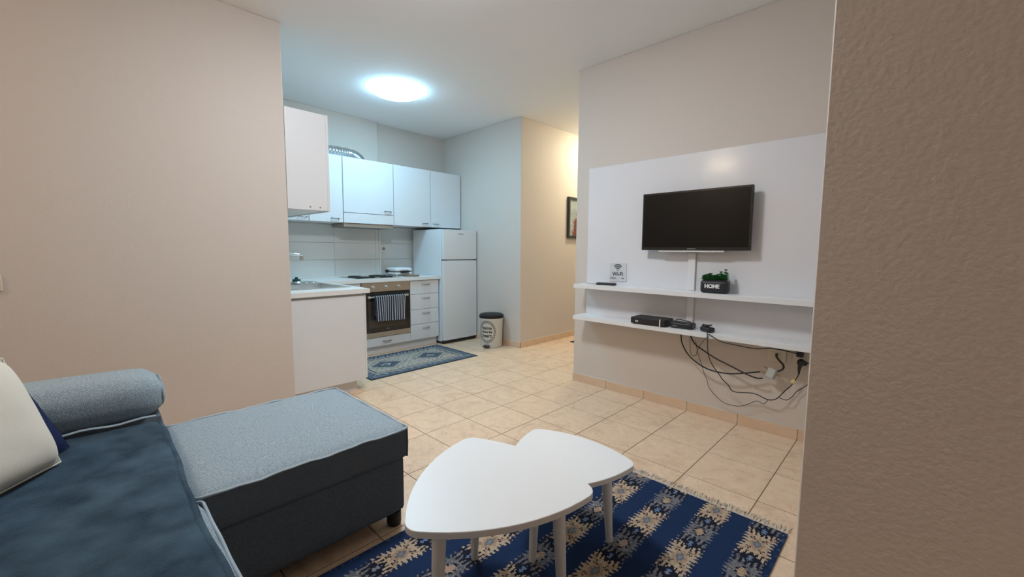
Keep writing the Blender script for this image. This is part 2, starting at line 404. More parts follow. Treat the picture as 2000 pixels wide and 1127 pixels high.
def arm(x0, x1, sgn):
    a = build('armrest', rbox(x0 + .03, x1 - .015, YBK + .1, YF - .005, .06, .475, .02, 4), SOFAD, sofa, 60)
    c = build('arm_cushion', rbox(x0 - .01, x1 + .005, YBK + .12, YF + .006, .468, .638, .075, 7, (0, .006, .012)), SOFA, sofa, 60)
    xi = x1 - .004 if sgn > 0 else x0 + .004
    build('piping', tube([(xi + sgn * .006, y, .478 + .004 * math.sin(y * 37)) for y in np.linspace(YBK + .16, YF - .03, 26)], .0055, 6), PIPING, c, 60)
    yy = YF - .012
    loop = [((x0 + x1) / 2 + (x1 - x0) * .40 * math.cos(w), yy + .012, .552 + .060 * math.sin(w)) for w in np.linspace(0, 2 * PI, 28)[:-1]]
    build('seam', tube(loop, .003, 6, True), SOFA, c, 60)
arm(-.29, -.022, 1)
arm(SX1 + .002, SX1 + .25, -1)
for x, y in ((.64, -1.275), (.03, -1.275), (1.55, -1.99), (.72, -2.9), (-.2, -2.0), (-.2, -2.86), (1.75, -2.86), (1.75, -2.0)):
    build('foot', lathe([(.026, 0.001), (.030, .01), (.030, .062)], (x, y, 0), 18), BLACKR, sofa, 40)

# blanket over the seat
def blanket():
    nx, ny = 90, 56; x0, x1, y0, y1 = -.012, 1.58, YBK + .395, -1.952
    V, F = [], []
    for j in range(ny + 1):
        for i in range(nx + 1):
            u, v = i / nx, j / ny
            x = x0 + (x1 - x0) * u
            yedge = y1 + .007 * math.sin(x * 5 + .6) + .002 * math.sin(x * 19)
            y = y0 + (yedge - y0) * v
            p = Vector((x * 3.1, y * 3.4, 0.3)); q = Vector((x * 8, y * 7, 2.1))
            z = .452 + .012 * (noise.noise(p) + .4) + .006 * noise.noise(q) + .008 * math.exp(-((y - yedge) / .03) ** 2)
            if v > .94: z -= .018 * ((v - .94) / .06) ** 2
            if u < .03: z += .0
            V.append((x, y, max(z, .4415)))
    n = nx + 1
    top = len(V)
    V += [(x, y, max(z - .010, .4395)) for x, y, z in V]
    for j in range(ny):
        for i in range(nx):
            a = j * n + i; F.append([a, a + 1, a + 1 + n, a + n]); F.append([top + a, top + a + n, top + a + 1 + n, top + a + 1])
    rim = [i for i in range(n)] + [j * n + nx for j in range(1, ny + 1)] + [ny * n + i for i in range(nx - 1, -1, -1)] + [j * n for j in range(ny - 1, 0, -1)]
    for k in range(len(rim)):
        a, b = rim[k], rim[(k + 1) % len(rim)]; F.append([a, top + a, top + b, b])
    hem = [V[ny * n + i] for i in range(nx + 1)]
    return (V, F), hem
(bl, hem) = blanket()
bt = thing('blanket', (.8, -2.2, .44), 'dark teal-blue plush blanket spread over the sofa seat', 'blanket')
build('fabric', bl, BLANKET, bt, 70)
build('hem', tube([(x, y - .004, z - .002) for x, y, z in hem], .011, 8), BLANKET, bt, 70)

# pillows: puffed squares, built in their own plane then leaned
def pillow(name, w, h, th, corner, along, lean, m, label, seam=None):
    n = 22; V, F = [], []
    for s in (1, -1):
        for j in range(n + 1):
            for i in range(n + 1):
                u, v = i / n * 2 - 1, j / n * 2 - 1
                pin = .03 * (1 - (u * u)) * abs(v) ** 3, .03 * (1 - v * v) * abs(u) ** 3
                x = (u - np.sign(u) * pin[1]) * w / 2; y = (v - np.sign(v) * pin[0]) * h / 2
                e = max(0.0, (1 - u ** 4) * (1 - v ** 4)); z = s * th / 2 * e ** .55 + .004 * s * noise.noise(Vector((u * 2.5, v * 2.5, s)))
                V.append((x, y, z))
    k = (n + 1) ** 2
    for j in range(n):
        for i in range(n):
            a = j * (n + 1) + i; F.append([a, a + 1, a + n + 2, a + n + 1]); F.append([k + a, k + a + n + 1, k + a + n + 2, k + a + 1])
    rim = [i for i in range(n + 1)] + [j * (n + 1) + n for j in range(1, n + 1)] + [n * (n + 1) + i for i in range(n - 1, -1, -1)] + [j * (n + 1) for j in range(n - 1, 0, -1)]
    for q in range(len(rim)):
        a, b = rim[q], rim[(q + 1) % len(rim)]; F.append([a, k + a, k + b, b])
    X = Vector((*along, 0)).normalized(); nrm = Vector((-X.y, X.x, 0))      # front normal before the lean
    Y = (Vector((0, 0, 1)) * math.cos(lean) - nrm * math.sin(lean)); Z = X.cross(Y)
    c = Vector(corner) + X * w / 2 + Y * h / 2
    Mx = Matrix.Identity(4)
    for r in range(3): Mx[r][0], Mx[r][1], Mx[r][2], Mx[r][3] = X[r], Y[r], Z[r], c[r]
    sh = xf((V, F), Mx)
    t = thing(name, tuple(Vector(corner)), label, 'pillow')
    build('cover', sh, m, t, 80)
    if seam:
        rimv = [sh[0][a] * .5 + sh[0][k + a] * .5 for a in rim]
        build('stitched_edge', tube(rimv, .004, 6, True), seam, t, 60)
    return t
pillow('throw_pillow', .44, .37, .15, (.21, -2.222, .466), (.80, -.60), .36, CREAM, 'cream throw pillow leaning on the sofa arm', CREAM)
pillow('throw_pillow', .40, .36, .09, (.082, -2.20, .466), (.80, -.60), .52, NAVY, 'navy blue throw pillow tucked behind the cream one')

# ------------------------------------------------------------------ nesting coffee tables
def pick_outline(tips, sag, r):
    tips = [np.array(t, float) for t in tips]; c = sum(tips) / 3
    a2 = sum(tips[i][0] * tips[(i + 1) % 3][1] - tips[(i + 1) % 3][0] * tips[i][1] for i in range(3))
    if a2 < 0: tips = tips[::-1]
    V = [t + (c - t) / np.linalg.norm(c - t) * r * 1.02 for t in tips]
    edges = []
    for i in range(3):
        a, b = V[i], V[(i + 1) % 3]; L = np.linalg.norm(b - a); d = (b - a) / L; n = np.array([d[1], -d[0]])
        R = (L * L / 4 + sag * sag) / (2 * sag); ctr = (a + b) / 2 - n * (R - sag)
        a0 = math.atan2(*(a - ctr)[::-1]); a1 = math.atan2(*(b - ctr)[::-1])
        while a1 < a0: a1 += 2 * PI
        edges.append([ctr + (R + r) * np.array([math.cos(w), math.sin(w)]) for w in np.linspace(a0, a1, 14)] + [a0, a1])
    out = []
    for i in range(3):
        e, nx = edges[i], edges[(i + 1) % 3]; out += e[:-2]
        w0, w1 = e[-1], nx[-2]
        while w1 < w0: w1 += 2 * PI
        v = V[(i + 1) % 3]
        out += [v + r * np.array([math.cos(w), math.sin(w)]) for w in np.linspace(w0, w1, 8)[1:-1]]
    return out
RUGZ = 0.0075
def pick_table(tips, ztop, sag, r, inset, label, th=.02):
    c = np.mean(tips, axis=0)
    t = thing('coffee_table', (c[0], c[1], RUGZ), label, 'table', 'nesting coffee tables')
    o = pick_outline(tips, sag, r)
    top = build('table_top', prism(o, ztop - th, ztop, .0015), [TABLEW, TEDGE], t, 40)
    for pl in top.data.polygons: pl.material_index = 0 if pl.normal.z > .5 else 1
    for q in tips:
        q = np.array(q); d = (c - q) / np.linalg.norm(c - q); a = q + d * inset; b = q + d * (inset + .02)
        build('leg', tube([(a[0], a[1], RUGZ), (a[0], a[1], RUGZ + .004), (b[0], b[1], ztop - th)], [.0125, .0135, .0215], 18), TLEG, t, 40)
pick_table([(1.263, -1.59), (1.51, -1.105), (.969, -1.136)], .44, .05, .05, .085, 'larger taller white pick-shaped coffee table standing nearer the sofa')
pick_table([(1.426, -.688), (.949, -.716), (1.212, -1.116)], .338, .045, .045, .085, 'smaller lower white pick-shaped coffee table nested under the larger one')

# ------------------------------------------------------------------ woven rugs (pattern in woven colours, cell by cell)
def rug_mesh(x0, x1, y0, y1, nx, ny, fn, z=.0065, zfn=None):
    V, F, C = [], [], []
    for j in range(ny + 1):
        for i in range(nx + 1):
            x, y = x0 + (x1 - x0) * i / nx, y0 + (y1 - y0) * j / ny
            V.append((x, y, z + (zfn(x, y) if zfn else 0)))
    n = nx + 1
    for j in range(ny):
        for i in range(nx):
            a = j * n + i; F.append([a, a + 1, a + n + 1, a + n])
            C.append(fn(x0 + (x1 - x0) * (i + .5) / nx, y0 + (y1 - y0) * (j + .5) / ny))
    k = len(V); rim = [i for i in range(n)] + [j * n + nx for j in range(1, ny + 1)] + [ny * n + i for i in range(nx - 1, -1, -1)] + [j * n for j in range(ny - 1, 0, -1)]
    V += [(V[a][0], V[a][1], .0005) for a in rim]; m = len(rim)
    for q in range(m):
        F.append([rim[q], k + q, k + (q + 1) % m, rim[(q + 1) % m]]); C.append(C[0])
    return V, F, C
def build_rug(name, args, parent):
    V, F, C = args; o = build(name, (V, F), WOVEN, parent)
    ca = o.data.color_attributes.new('col', 'FLOAT_COLOR', 'CORNER')
    arr = np.ones((len(o.data.loops), 4), np.float32); k = 0
    li = np.repeat(np.arange(len(F)), [len(f) for f in F]); arr[:, :3] = np.array(C, np.float32)[li]
    ca.data.foreach_set('color', arr.ravel()); return o
NV, BG, GR, LB, DK, TN = (.018, .036, .092), (.52, .40, .27), (.17, .165, .175), (.15, .22, .36), (.018, .02, .035), (.40, .27, .19)
RX0, RX1, RY0, RY1 = .718, 1.858, -1.89, -.185
def tri(t): t = t - math.floor(t); return 1 - abs(2 * t - 1)
def hsh(*a): return (math.sin(sum(v * k for v, k in zip(a, (12.9898, 78.233, 37.719)))) * 43758.5453) % 1
def kilim(x, y):
    p = .191; s = (x - 1.307) / p; b = math.floor(s + .5); d = (s - b) * p            # d: distance from the plain navy stripe's centre
    if x < RX0 + .014 or x > RX1 - .012: return NV if hsh(round(y * 190), 1, 2) > .25 else (.05, .08, .15)
    saw = .020 * tri(y / .021 + b * .37) + .006 * hsh(round(y / .0105), b, 3)
    if abs(d) < .026 + .5 * saw: 
        return NV
    w = p / 2 - abs(d)                                            # distance from the pattern band's centre
    u = (d - p / 2) if d > 0 else (d + p / 2)
    bb = b if d > 0 else b - 1
    P = .40; v = ((y + .21 + bb * .117) / P) % 1.0; v = v * P      # position along the band
    def star(cy, col):
        dy = v - cy
        if abs(dy) > P / 2: dy -= math.copysign(P, dy)
        a, c = abs(dy), abs(u)
        q = min(a + c * .55, c * .9 + a * .62) + .006 * tri(dy / .011)
        if q < .016: return DK if (abs(dy) < .004 and c > .004) else col
        if q < .027 + .004 * tri(u / .009): return DK
        return None
    row = math.floor((y + .21 + bb * .117) / P)
    for cy, k in ((.0, 0), (.205, 1), (P, 0)):
        h = hsh(bb, row + (1 if cy == P else 0), 11 + k); r = star(cy, LB if h < .5 else (GR if h < .75 else (.24, .25, .30)))
        if r: return r
    j = math.floor(y / .0205 + bb * .31)
    spike = abs(u) > .030 + .012 * hsh(j, bb, 6) + .026 * tri(y / .0205 + bb * .31)
    if v < .205:                                                  # beige field with crossing lines and a small diamond
        dy = v - .102; a = abs(dy); c = abs(u)
        if a * .62 + c < .009: return (.22, .25, .27)
        if a * .62 + c < .019: return GR
        if abs(a * .62 + c - .026) < .0045: return TN
        if abs(a - c * 1.5) < .006 and .02 < a < .075: return TN if hsh(bb, row, 9) > .5 else (.42, .25, .20)
        if spike: return NV
        if .028 < a < .050 and abs(c - .022) < .012 * tri(dy / .022): return DK
        if a > .060 and tri(u / .018 + a * 9) > .60: return DK
        return BG if hsh(round(x * 120), round(y * 170), 5) > .07 else TN
    dy = v - .302; a = abs(dy); c = abs(u)                        # grey field with a tan heart
    if spike and c > .040: return NV
    q = a * .7 + c + .008 * tri(dy / .012)
    h = hsh(round(x * 170), round(y * 200), 7)
    if q < .024: return (TN if h > .3 else BG) if hsh(bb, row, 21) > .3 else (.45, .30, .22)
    if q < .034 and tri(dy / .02) > .4: return DK
    if a > .045 and tri(u / .02 + .3 + a * 6) > .55: return DK
    return GR if h > .42 else ((.27, .25, .25) if h > .2 else (.09, .10, .12))
rug = thing('area_rug', (1.29, -1.0, 0), 'navy and beige striped kilim rug with fringe under the coffee tables', 'rug')
build_rug('woven_field', rug_mesh(RX0, RX1, RY0, RY1, 236, 330, kilim, RUGZ), rug)
def fringe(y, sg):
    V, F = [], []; x = RX0 + .004
    while x < RX1 - .003:
        L = .035 + .035 * random.random(); dx = .03 * (random.random() - .4); w = .0016; k = len(V)
        z = [RUGZ - .002, .006 + .004 * random.random(), .0025]
        for q, t in enumerate((0, .5, 1.0)):
            V += [(x - w + dx * t * t, y + sg * L * t, z[q]), (x + w + dx * t * t, y + sg * L * t, z[q]), (x + dx * t * t, y + sg * L * t, z[q] - .0016)]
        for q in (0, 3):
            for a, b in ((0, 1), (1, 2), (2, 0)): F.append([k + q + a, k + q + b, k + q + 3 + b, k + q + 3 + a])
        x += .0036
    return V, F
for y, sg in ((RY1, 1), (RY0, -1)):
    o = build('fringe', fringe(y, sg), FRINGE, rug); o['kind'] = 'stuff'

KX0, KX1, KY0, KY1 = -1.995, -1.245, -.40, .85
KB, KD, KC, KT = (.14, .17, .20), (.045, .062, .088), (.40, .385, .34), (.34, .27, .22)
def krug(x, y):
    dx = min(x - KX0, KX1 - x); dy = min(y - KY0, KY1 - y); e = min(dx, dy)
    h = hsh(round(x / .012), round(y / .012), 2)
    if e < .018: return KD
    if e < .11:
        t = (y if dx < dy else x)
        if .06 < e < .10 and tri(t / .07 + e * 6) > .62: return (.22, .25, .29)
        return KD if tri(t / .045 + e * 13) > .62 else (KB if h > .3 else (.20, .24, .29))
    if e < .135: return KC if tri((x + y) / .03) > .35 else KT
    if e < .150: return KD
    cy = [KY0 + .36, KY0 + .89]; c = min(cy, key=lambda k: abs(k - y)); q = abs(x - (KX0 + KX1) / 2) / .20 + abs(y - c) / .25 + .08 * tri(y / .03)
    if q < .30: return KB if h > .4 else KC
    if q < .45: return KD if h > .25 else KB
    if q < .72: return KB if tri((x - y) / .035) > .4 else KD
    if q < .86: return KC
    if q < .98: return KT if h > .3 else KB
    if tri(x / .07) * tri(y / .06) > .62: return KB
    return KC if h > .18 else KT
kr = tag(build_rug('kitchen_rug', rug_mesh(KX0, KX1, KY0, KY1, 110, 170, krug, .006, lambda x, y: .004 * max(0, noise.noise(Vector((x * 7, y * 5, 0))))), None),
         'faded blue-grey patterned kilim runner in front of the oven', 'rug')
cr = tag(build_rug('hall_rug', rug_mesh(-.955, -.25, 2.15, 2.75, 40, 40, lambda x, y: KD if min(x + .955, y - 2.15) < .05 else (KB if tri(x / .06) > .4 else KC), .006), None),
         'dark patterned mat on the hallway floor', 'rug')

# ------------------------------------------------------------------ kitchen units
def pull(parent, x, y, z, L=.085, axis='y', out=(1, 0)):
    """bow handle: axis along y (front faces +x) or along x (front faces +y)"""
    P = []
    for t in np.linspace(-1, 1, 11):
        o = .004 + .020 * (1 - abs(t) ** 5); s = t * L / 2
        P.append((x + o, y + s, z - .004 * (1 - t * t)) if axis == 'y' else (x + s, y + o, z - .004 * (1 - t * t)))
    build('handle', tube(P, [.0055] * 11, 8), HANDLE, parent, 50)
ZT0, ZT1 = .805, .841                                # worktop underside and top
XF = -2.03                                           # back-run fronts
YFR = -.525                                          # sink-run fronts
# sink run, seen from its end
sc_ = thing('sink_cabinet', (-1.55, -.81, 0), 'white base cabinet end panel beneath the sink worktop', 'cabinet')
build('body', box(XF + .001, XL - .045, YS + .002, YFR - .02, .10, ZT0 - .001), WHITE, sc_)
build('end_panel', box(XL - .044, XL - .026, YS + .002, YFR - .020, .092, ZT0 - .018, .001), WHITEC, sc_)
build('plinth', box(XF + .001, XL - .07, YS + .002, YFR - .075, .001, .092), WHITE, sc_)
for a, b in ((XF + .10, -1.565), (-1.562, XL - .028)):
    d = build('door', box(a, b, YFR - .019, YFR, .098, ZT0 - .012, .0015), WHITEC, sc_)
    pull(d, (a + b) / 2, YFR, ZT0 - .06, axis='x')
# corner filler beside the oven
cf = tag(build('corner_filler', box(-2.58, XF - .005, -.522, -.092, .10, ZT0 - .001, .001), WHITEC), 'white filler panel of the corner cabinet left of the oven', 'cabinet')
# oven column: housing drawer
oc = thing('oven_cabinet', (-2.3, .21, 0), 'white base unit holding the oven, with one low drawer', 'cabinet')
build('body', join(box(-2.585, XF - .02, -.09, -.075, .10, ZT0 - .001), box(-2.585, XF - .02, .490, .504, .10, ZT0 - .001), box(-2.585, XF - .02, -.074, .489, .10, .195)), WHITE, oc)
d = build('drawer', box(XF - .019, XF, -.087, .502, .10, .196, .0015), WHITEC, oc); pull(d, XF, .20, .152, .10)
build('plinth', box(-2.585, XF - .05, -.09, .504, .001, .099), WHITE, oc)
ov = thing('oven', (-2.3, .21, .2), 'built-in oven with steel fascia, three knobs and dark glass door', 'oven')
build('body', box(-2.56, XF - .021, -.072, .487, .2, ZT0 - .003), GREY, ov)
build('control_panel', box(XF - .020, XF + .004, -.085, .500, .700, .803, .002), OVENST, ov)
for y in (.045, .20, .355):
    k = build('knob', xf(lathe([(.0215, 0), (.0215, .004), (.017, .006), (.0155, .022), (.013, .024)], seg=24), place((XF + .004, y, .748)) @ Matrix.Rotation(PI / 2, 4, 'Y')), STEEL, ov, 40)
    build('grip', box(XF + .027, XF + .034, y - .0035, y + .0035, .734, .762, .001), STEEL, k)
d = build('door', box(XF - .020, XF + .006, -.085, .500, .258, .695, .003), DGLASS, ov)
build('window', box(XF + .0055, XF + .0068, -.015, .43, .31, .60), OVWIN, d)
build('trim_strip', box(XF - .020, XF + .007, -.085, .500, .200, .255, .002), OVENST, d)
build('emblem', box(XF + .006, XF + .0075, .198, .232, .283, .290), GREY, d)
build('handle_bar', tube([(XF + .045, -.03, .648), (XF + .045, .445, .648)], .009, 12), STEEL, d, 50)
for y in (-.022, .437): build('handle_bracket', box(XF + .006, XF + .054, y - .014, y + .014, .636, .661, .003), STEEL, d)
# striped towel over the handle bar
def towel():
    nx, nz = 56, 22; y0, y1 = .035, .405; V, F, I = [], [], []
    def pt(u, s):                                    # s: 0 back bottom .. 1 front bottom
        y = y0 + (y1 - y0) * u
        if s < .38: z = .44 + (.648 - .44) * (s / .38); x = XF + .032
        elif s < .46:
            a = (s - .38) / .08 * PI; z = .648 + .0125 * math.sin(a); x = XF + .045 - .013 * math.cos(a)
        else:
            k = (s - .46) / .54; z = .648 - .262 * k - .010 * u * k; x = XF + .058 + .006 * k * math.sin(u * 30 + 2 * k) + .004 * k; y += .008 * k * math.sin(u * 11)
            y = .22 + (y - .22) * (1 - .05 * k)
        return (x, y, z)
    for j in range(nz + 1):
        for i in range(nx + 1): V.append(pt(i / nx, j / nz))
    for j in range(nz):
        for i in range(nx):
            a = j * (nx + 1) + i; F.append([a, a + 1, a + nx + 2, a + nx + 1]); I.append(1 if i % 4 == 3 else 0)
    return V, F, I
tw = build('kitchen_towel', towel(), [TOWELD, TOWELW]); sol = tw.modifiers.new('thickness', 'SOLIDIFY'); sol.thickness = .002; sol.offset = 1
tag(tw, 'navy tea towel with white stripes hanging on the oven handle', 'towel')
# drawer unit
du = thing('drawer_cabinet', (-2.3, .705, 0), 'white base unit with four drawers between oven and fridge', 'cabinet')
build('body', box(-2.64, XF - .02, .506, .903, .10, ZT0 - .001), WHITE, du)
build('plinth', box(-2.64, XF - .05, .506, .903, .001, .099), WHITE, du)
for z0, z1 in ((.101, .280), (.284, .456), (.460, .636), (.640, .798)):
    d = build('drawer', box(XF - .019, XF, .508, .903, z0, z1, .0015), WHITEC, du); pull(d, XF, .715, z1 - .045, .10)
# worktop: L shape with a cut-out for the sink
SKX0, SKX1, SKY0, SKY1 = -2.10, -1.25, -1.05, -.56
wt = thing('worktop', (-2.0, -.3, ZT0), 'white L-shaped kitchen worktop running from sink to fridge', 'worktop')
def L_poly(parts): return join(*parts)
build('slab', join(box(XCH + .009, SKX0 + .03, YS + .001, -.498, ZT0, ZT1, .0), box(SKX0 + .03, SKX1 - .03, YS + .001, SKY0 + .03, ZT0, ZT1), box(SKX0 + .03, SKX1 - .03, SKY1 - .03, -.498, ZT0, ZT1),
      box(SKX1 - .03, XL - .008, YS + .001, -.498, ZT0, ZT1, .0)), WORKT, wt)
build('slab', join(box(XCH + .009, XF + .02, -.4979, .425, ZT0, ZT1), box(XCH + .009, XF + .02, .425, .912, ZT0, ZT1), box(XK + .008, XCH + .009, .449, .912, ZT0, ZT1)), WORKT, wt)
build('upstand', box(XCH + .008, XCH + .02, -1.09, .42, ZT1, ZT1 + .012, .003), WPLAST, wt)
# sink
sk = thing('kitchen_sink', (-1.67, -.8, ZT1), 'stainless steel inset sink with drainer in the worktop', 'sink')
def rect_ring(x0, x1, y0, y1, a0, a1, b0, b1, z0, z1):
    return join(box(x0, x1, y0, b0, z0, z1), box(x0, x1, b1, y1, z0, z1), box(x0, a0, b0, b1, z0, z1), box(a1, x1, b0, b1, z0, z1))
build('rim', rect_ring(SKX0, SKX1, SKY0, SKY1, -1.74, -1.30, -1.0, -.61, ZT1 - .001, ZT1 + .005), STEEL, sk)
build('bowl', join(box(-1.742, -1.74, -1.0, -.61, .68, ZT1), box(-1.30, -1.298, -1.0, -.61, .68, ZT1), box(-1.74, -1.30, -1.002, -1.0, .68, ZT1), box(-1.74, -1.30, -.61, -.608, .68, ZT1), box(-1.74, -1.30, -1.0, -.61, .678, .682)), STEEL, sk)
for k in range(7): build('drainer_rib', box(-2.06, -1.88, -.98 + k * .058, -.965 + k * .058, ZT1 + .004, ZT1 + .008, .0015), STEEL, sk)
build('drain', lathe([(.03, .682), (.03, .685), (.02, .684)], (-1.52, -.8, 0), 20), CHROME, sk, 40)
# faucet
fp = on_x(589, 504, -1.72); fp[1] = min(max(fp[1], -.95), -.75)
ft = thing('faucet', (-1.72, -1.04, ZT1 + .005), 'chrome swivel faucet over the kitchen sink', 'faucet')
build('base', lathe([(.026, ZT1 + .005), (.026, ZT1 + .03), (.018, ZT1 + .05), (.018, ZT1 + .12)], (-1.72, -1.03, 0), 20), CHROME, ft, 40)
zt = fp[2]
build('spout', tube(spline([(-1.72, -1.03, ZT1 + .10), (-1.72, -1.03, zt - .02), (-1.72, -1.02, zt + .02), (-1.72, -.97, zt + .035), (-1.72, fp[1] - .03, zt + .03), (-1.72, fp[1], zt + .01)], 6), .0115, 10), CHROME, ft, 60)
build('aerator', lathe([(.015, -.022), (.016, 0.0), (.016, .02), (.010, .024)], (-1.72, fp[1], zt), 16), STEEL, ft, 40)
build('lever', tube([(-1.72, -1.03, ZT1 + .12), (-1.70, -1.0, ZT1 + .15), (-1.66, -.97, ZT1 + .165)], .006, 8), CHROME, ft, 60)
# scrubber in the sink
sz = ZT1 + .0055
sb = thing('pot_scrubber', (-1.80, -.80, sz), 'dark green knobbed scrubber standing on steel wool beside the sink bowl', 'scrubber')
V, F = lathe([(.02, 0), (.038, .003), (.042, .012), (.034, .022), (.02, .026)], (-1.80, -.80, sz + .002), 22)
V = [tuple(np.array(v) + .003 * np.array(noise.noise_vector(Vector(v) * 90))) for v in V]
build('steel_wool', (V, F), ALU, sb)
build('grip', lathe([(.030, .022), (.034, .026), (.034, .042), (.014, .047), (.013, .060), (.008, .063)], (-1.80, -.80, sz), 18), DGREEN, sb, 40)
# hob
hb = thing('hob', (-2.3, .18, ZT1), 'slim dark built-in hob in the worktop above the oven', 'hob')
build('plate', box(-2.545, -2.08, -.10, .44, ZT1 - .001, ZT1 + .006, .002), STEEL, hb)
build('glass', box(-2.53, -2.095, -.085, .425, ZT1 + .0055, ZT1 + .008), DGLASS, hb)
for x, y, r in ((-2.42, .03, .072), (-2.42, .30, .09), (-2.20, .03, .09), (-2.20, .30, .072)):
    build('burner', lathe([(r, ZT1 + .008), (r, ZT1 + .014), (r * .9, ZT1 + .017)], (x, y, 0), 28), BLACK, hb, 40)
for y in (.10, .235): build('control_knob', lathe([(.016, ZT1 + .008), (.015, ZT1 + .030), (.011, ZT1 + .033)], (-2.115, y, 0), 16), BLACK, hb, 40)
# sandwich maker
tq = thing('sandwich_maker', (-2.45, .62, ZT1), 'white closed sandwich maker on the worktop by the wall', 'appliance')
build('lower_shell', rbox(-2.57, -2.33, .50, .735, ZT1 + .012, ZT1 + .045, .016, 4), WPLAST, tq, 60)
build('upper_shell', rbox(-2.57, -2.33, .50, .735, ZT1 + .050, ZT1 + .095, .024, 4, (0, 0, .006)), mat('appliance_white', (.8, .8, .8), .3), tq, 60)
build('seal', box(-2.56, -2.34, .51, .725, ZT1 + .044, ZT1 + .051), BLACK, tq)
build('handle', box(-2.335, -2.30, .56, .675, ZT1 + .04, ZT1 + .062, .006), BLACK, tq)
build('hinge', box(-2.56, -2.50, .488, .502, ZT1 + .035, ZT1 + .07, .003), BLACK, tq)
for x in (-2.54, -2.36):
    for y in (.53, .705): build('foot', lathe([(.01, ZT1), (.012, ZT1 + .013)], (x, y, 0), 10), WPLAST, tq)
tr = thing('trivet', (-2.2, .63, ZT1), 'round brown board lying flat on the worktop', 'trivet')
build('disc', lathe([(.100, ZT1), (.105, ZT1 + .003), (.105, ZT1 + .009), (.101, ZT1 + .012)], (-2.21, .63, 0), 36), BROWN, tr, 40)
build('rim', tube([(-2.21 + .1 * math.cos(a), .63 + .1 * math.sin(a), ZT1 + .012) for a in np.linspace(0, 2 * PI, 37)[:-1]], .003, 6, True), BROWN, tr)
so = thing('wall_socket', (XK, .52, 1.13), 'small white wall socket on the tiled splash-back by the fridge', 'socket')
build('plate', box(XK + .007, XK + .016, .475, .560, 1.125, 1.21, .003), WPLAST, so)
build('outlet', xf(lathe([(.020, 0), (.020, .004), (.016, .005)], seg=20), place((XK + .015, .517, 1.168)) @ Matrix.Rotation(PI / 2, 4, 'Y')), GREY, so)
# wall cabinets on the back wall
Z0, Z1, XU = 1.442, 2.138, -2.27
def wall_cabinet(y0, y1, label, hy, zdoor=Z0, xb=XCH):
    t = thing('wall_cabinet', ((xb + XU) / 2, (y0 + y1) / 2, Z0), label, 'cabinet', 'white wall cabinets on the kitchen back wall')
    build('body', box(xb + .001, XU - .019, y0 + .001, y1 - .001, zdoor, Z1 - .003), WHITE, t)
    d = build('door', box(XU - .018, XU, y0 + .002, y1 - .002, zdoor + .001, Z1, .0015), WHITEC, t)
    if hy is not None: pull(d, XU, hy, zdoor + .042, .085)
    return t
wall_cabinet(-.79, -.502, 'white wall cabinet in the kitchen corner, mostly hidden', -.56)
wall_cabinet(-.498, -.146, 'white wall cabinet left of the cooker hood', -.235)
hc = wall_cabinet(-.142, .453, 'white wall cabinet above the cooker hood', .375, 1.553)
wall_cabinet(.457, .969, 'white wall cabinet right of the cooker hood', .885, xb=XK)
wall_cabinet(.973, 1.447, 'rightmost white wall cabinet above the fridge', 1.045, xb=XK)
hd = thing('cooker_hood', (-2.43, .155, 1.39), 'slim cooker hood with white front under the wall cabinet', 'hood')
build('front_panel', box(XU - .018, XU, -.140, .451, 1.442, 1.549, .0015), WHITEC, hd)
build('housing', box(XCH + .009, XU - .02, -.140, .451, 1.44, 1.548), GREY, hd)
build('canopy', box(XCH + .009, XU - .012, -.138, .449, 1.398, 1.439, .003), mat('hood_metal', (.42, .38, .33), .4, metal=.6), hd)
build('filter', box(-2.54, -2.31, -.09, .40, 1.3955, 1.399), GREY, hd)
path = spline([(-2.43, -.85, 2.203), (-2.43, -.5, 2.203), (-2.43, -.2, 2.205), (-2.43, -.02, 2.205), (-2.43, .07, 2.192), (-2.43, .125, 2.16), (-2.43, .15, 2.12)], 26)
rr = [.056 + .006 * math.sin(i * 2 * PI / 4) for i in range(len(path))]
tag(build('exhaust_duct', tube(path, rr, 20), ALU, None, 20), 'ribbed aluminium exhaust duct lying on the wall cabinets', 'duct')
# wall cabinet on the sink wall, seen from its end
uc = thing('wall_cabinet', (-1.5, -.95, Z0), 'white wall cabinet end panel hung above the sink beside the beige wall', 'cabinet')
build('body', box(-2.26, XL - .018, YS + .002, -.82, Z0 + .002, Z1 - .003), WHITE, uc)
build('end_panel', box(XL - .018, XL - .002, YS + .002, -.82, Z0, Z1 - .002, .001), WHITEC, uc)
for a, b in ((-2.25, -1.65), (-1.646, XL - .003)):
    d = build('door', box(a, b, -.819, -.80, Z0 - .004, Z1, .0015), WHITEC, uc); pull(d, a + .08, -.80, Z0 + .04, axis='x')
for y in (-.945, -.875): build('screw_cap', xf(lathe([(.006, 0), (.006, .002)], seg=12), place((XL - .002, y, Z0 + .022)) @ Matrix.Rotation(PI / 2, 4, 'Y')), mat('screw_brown', (.35, .2, .15), .5), uc)
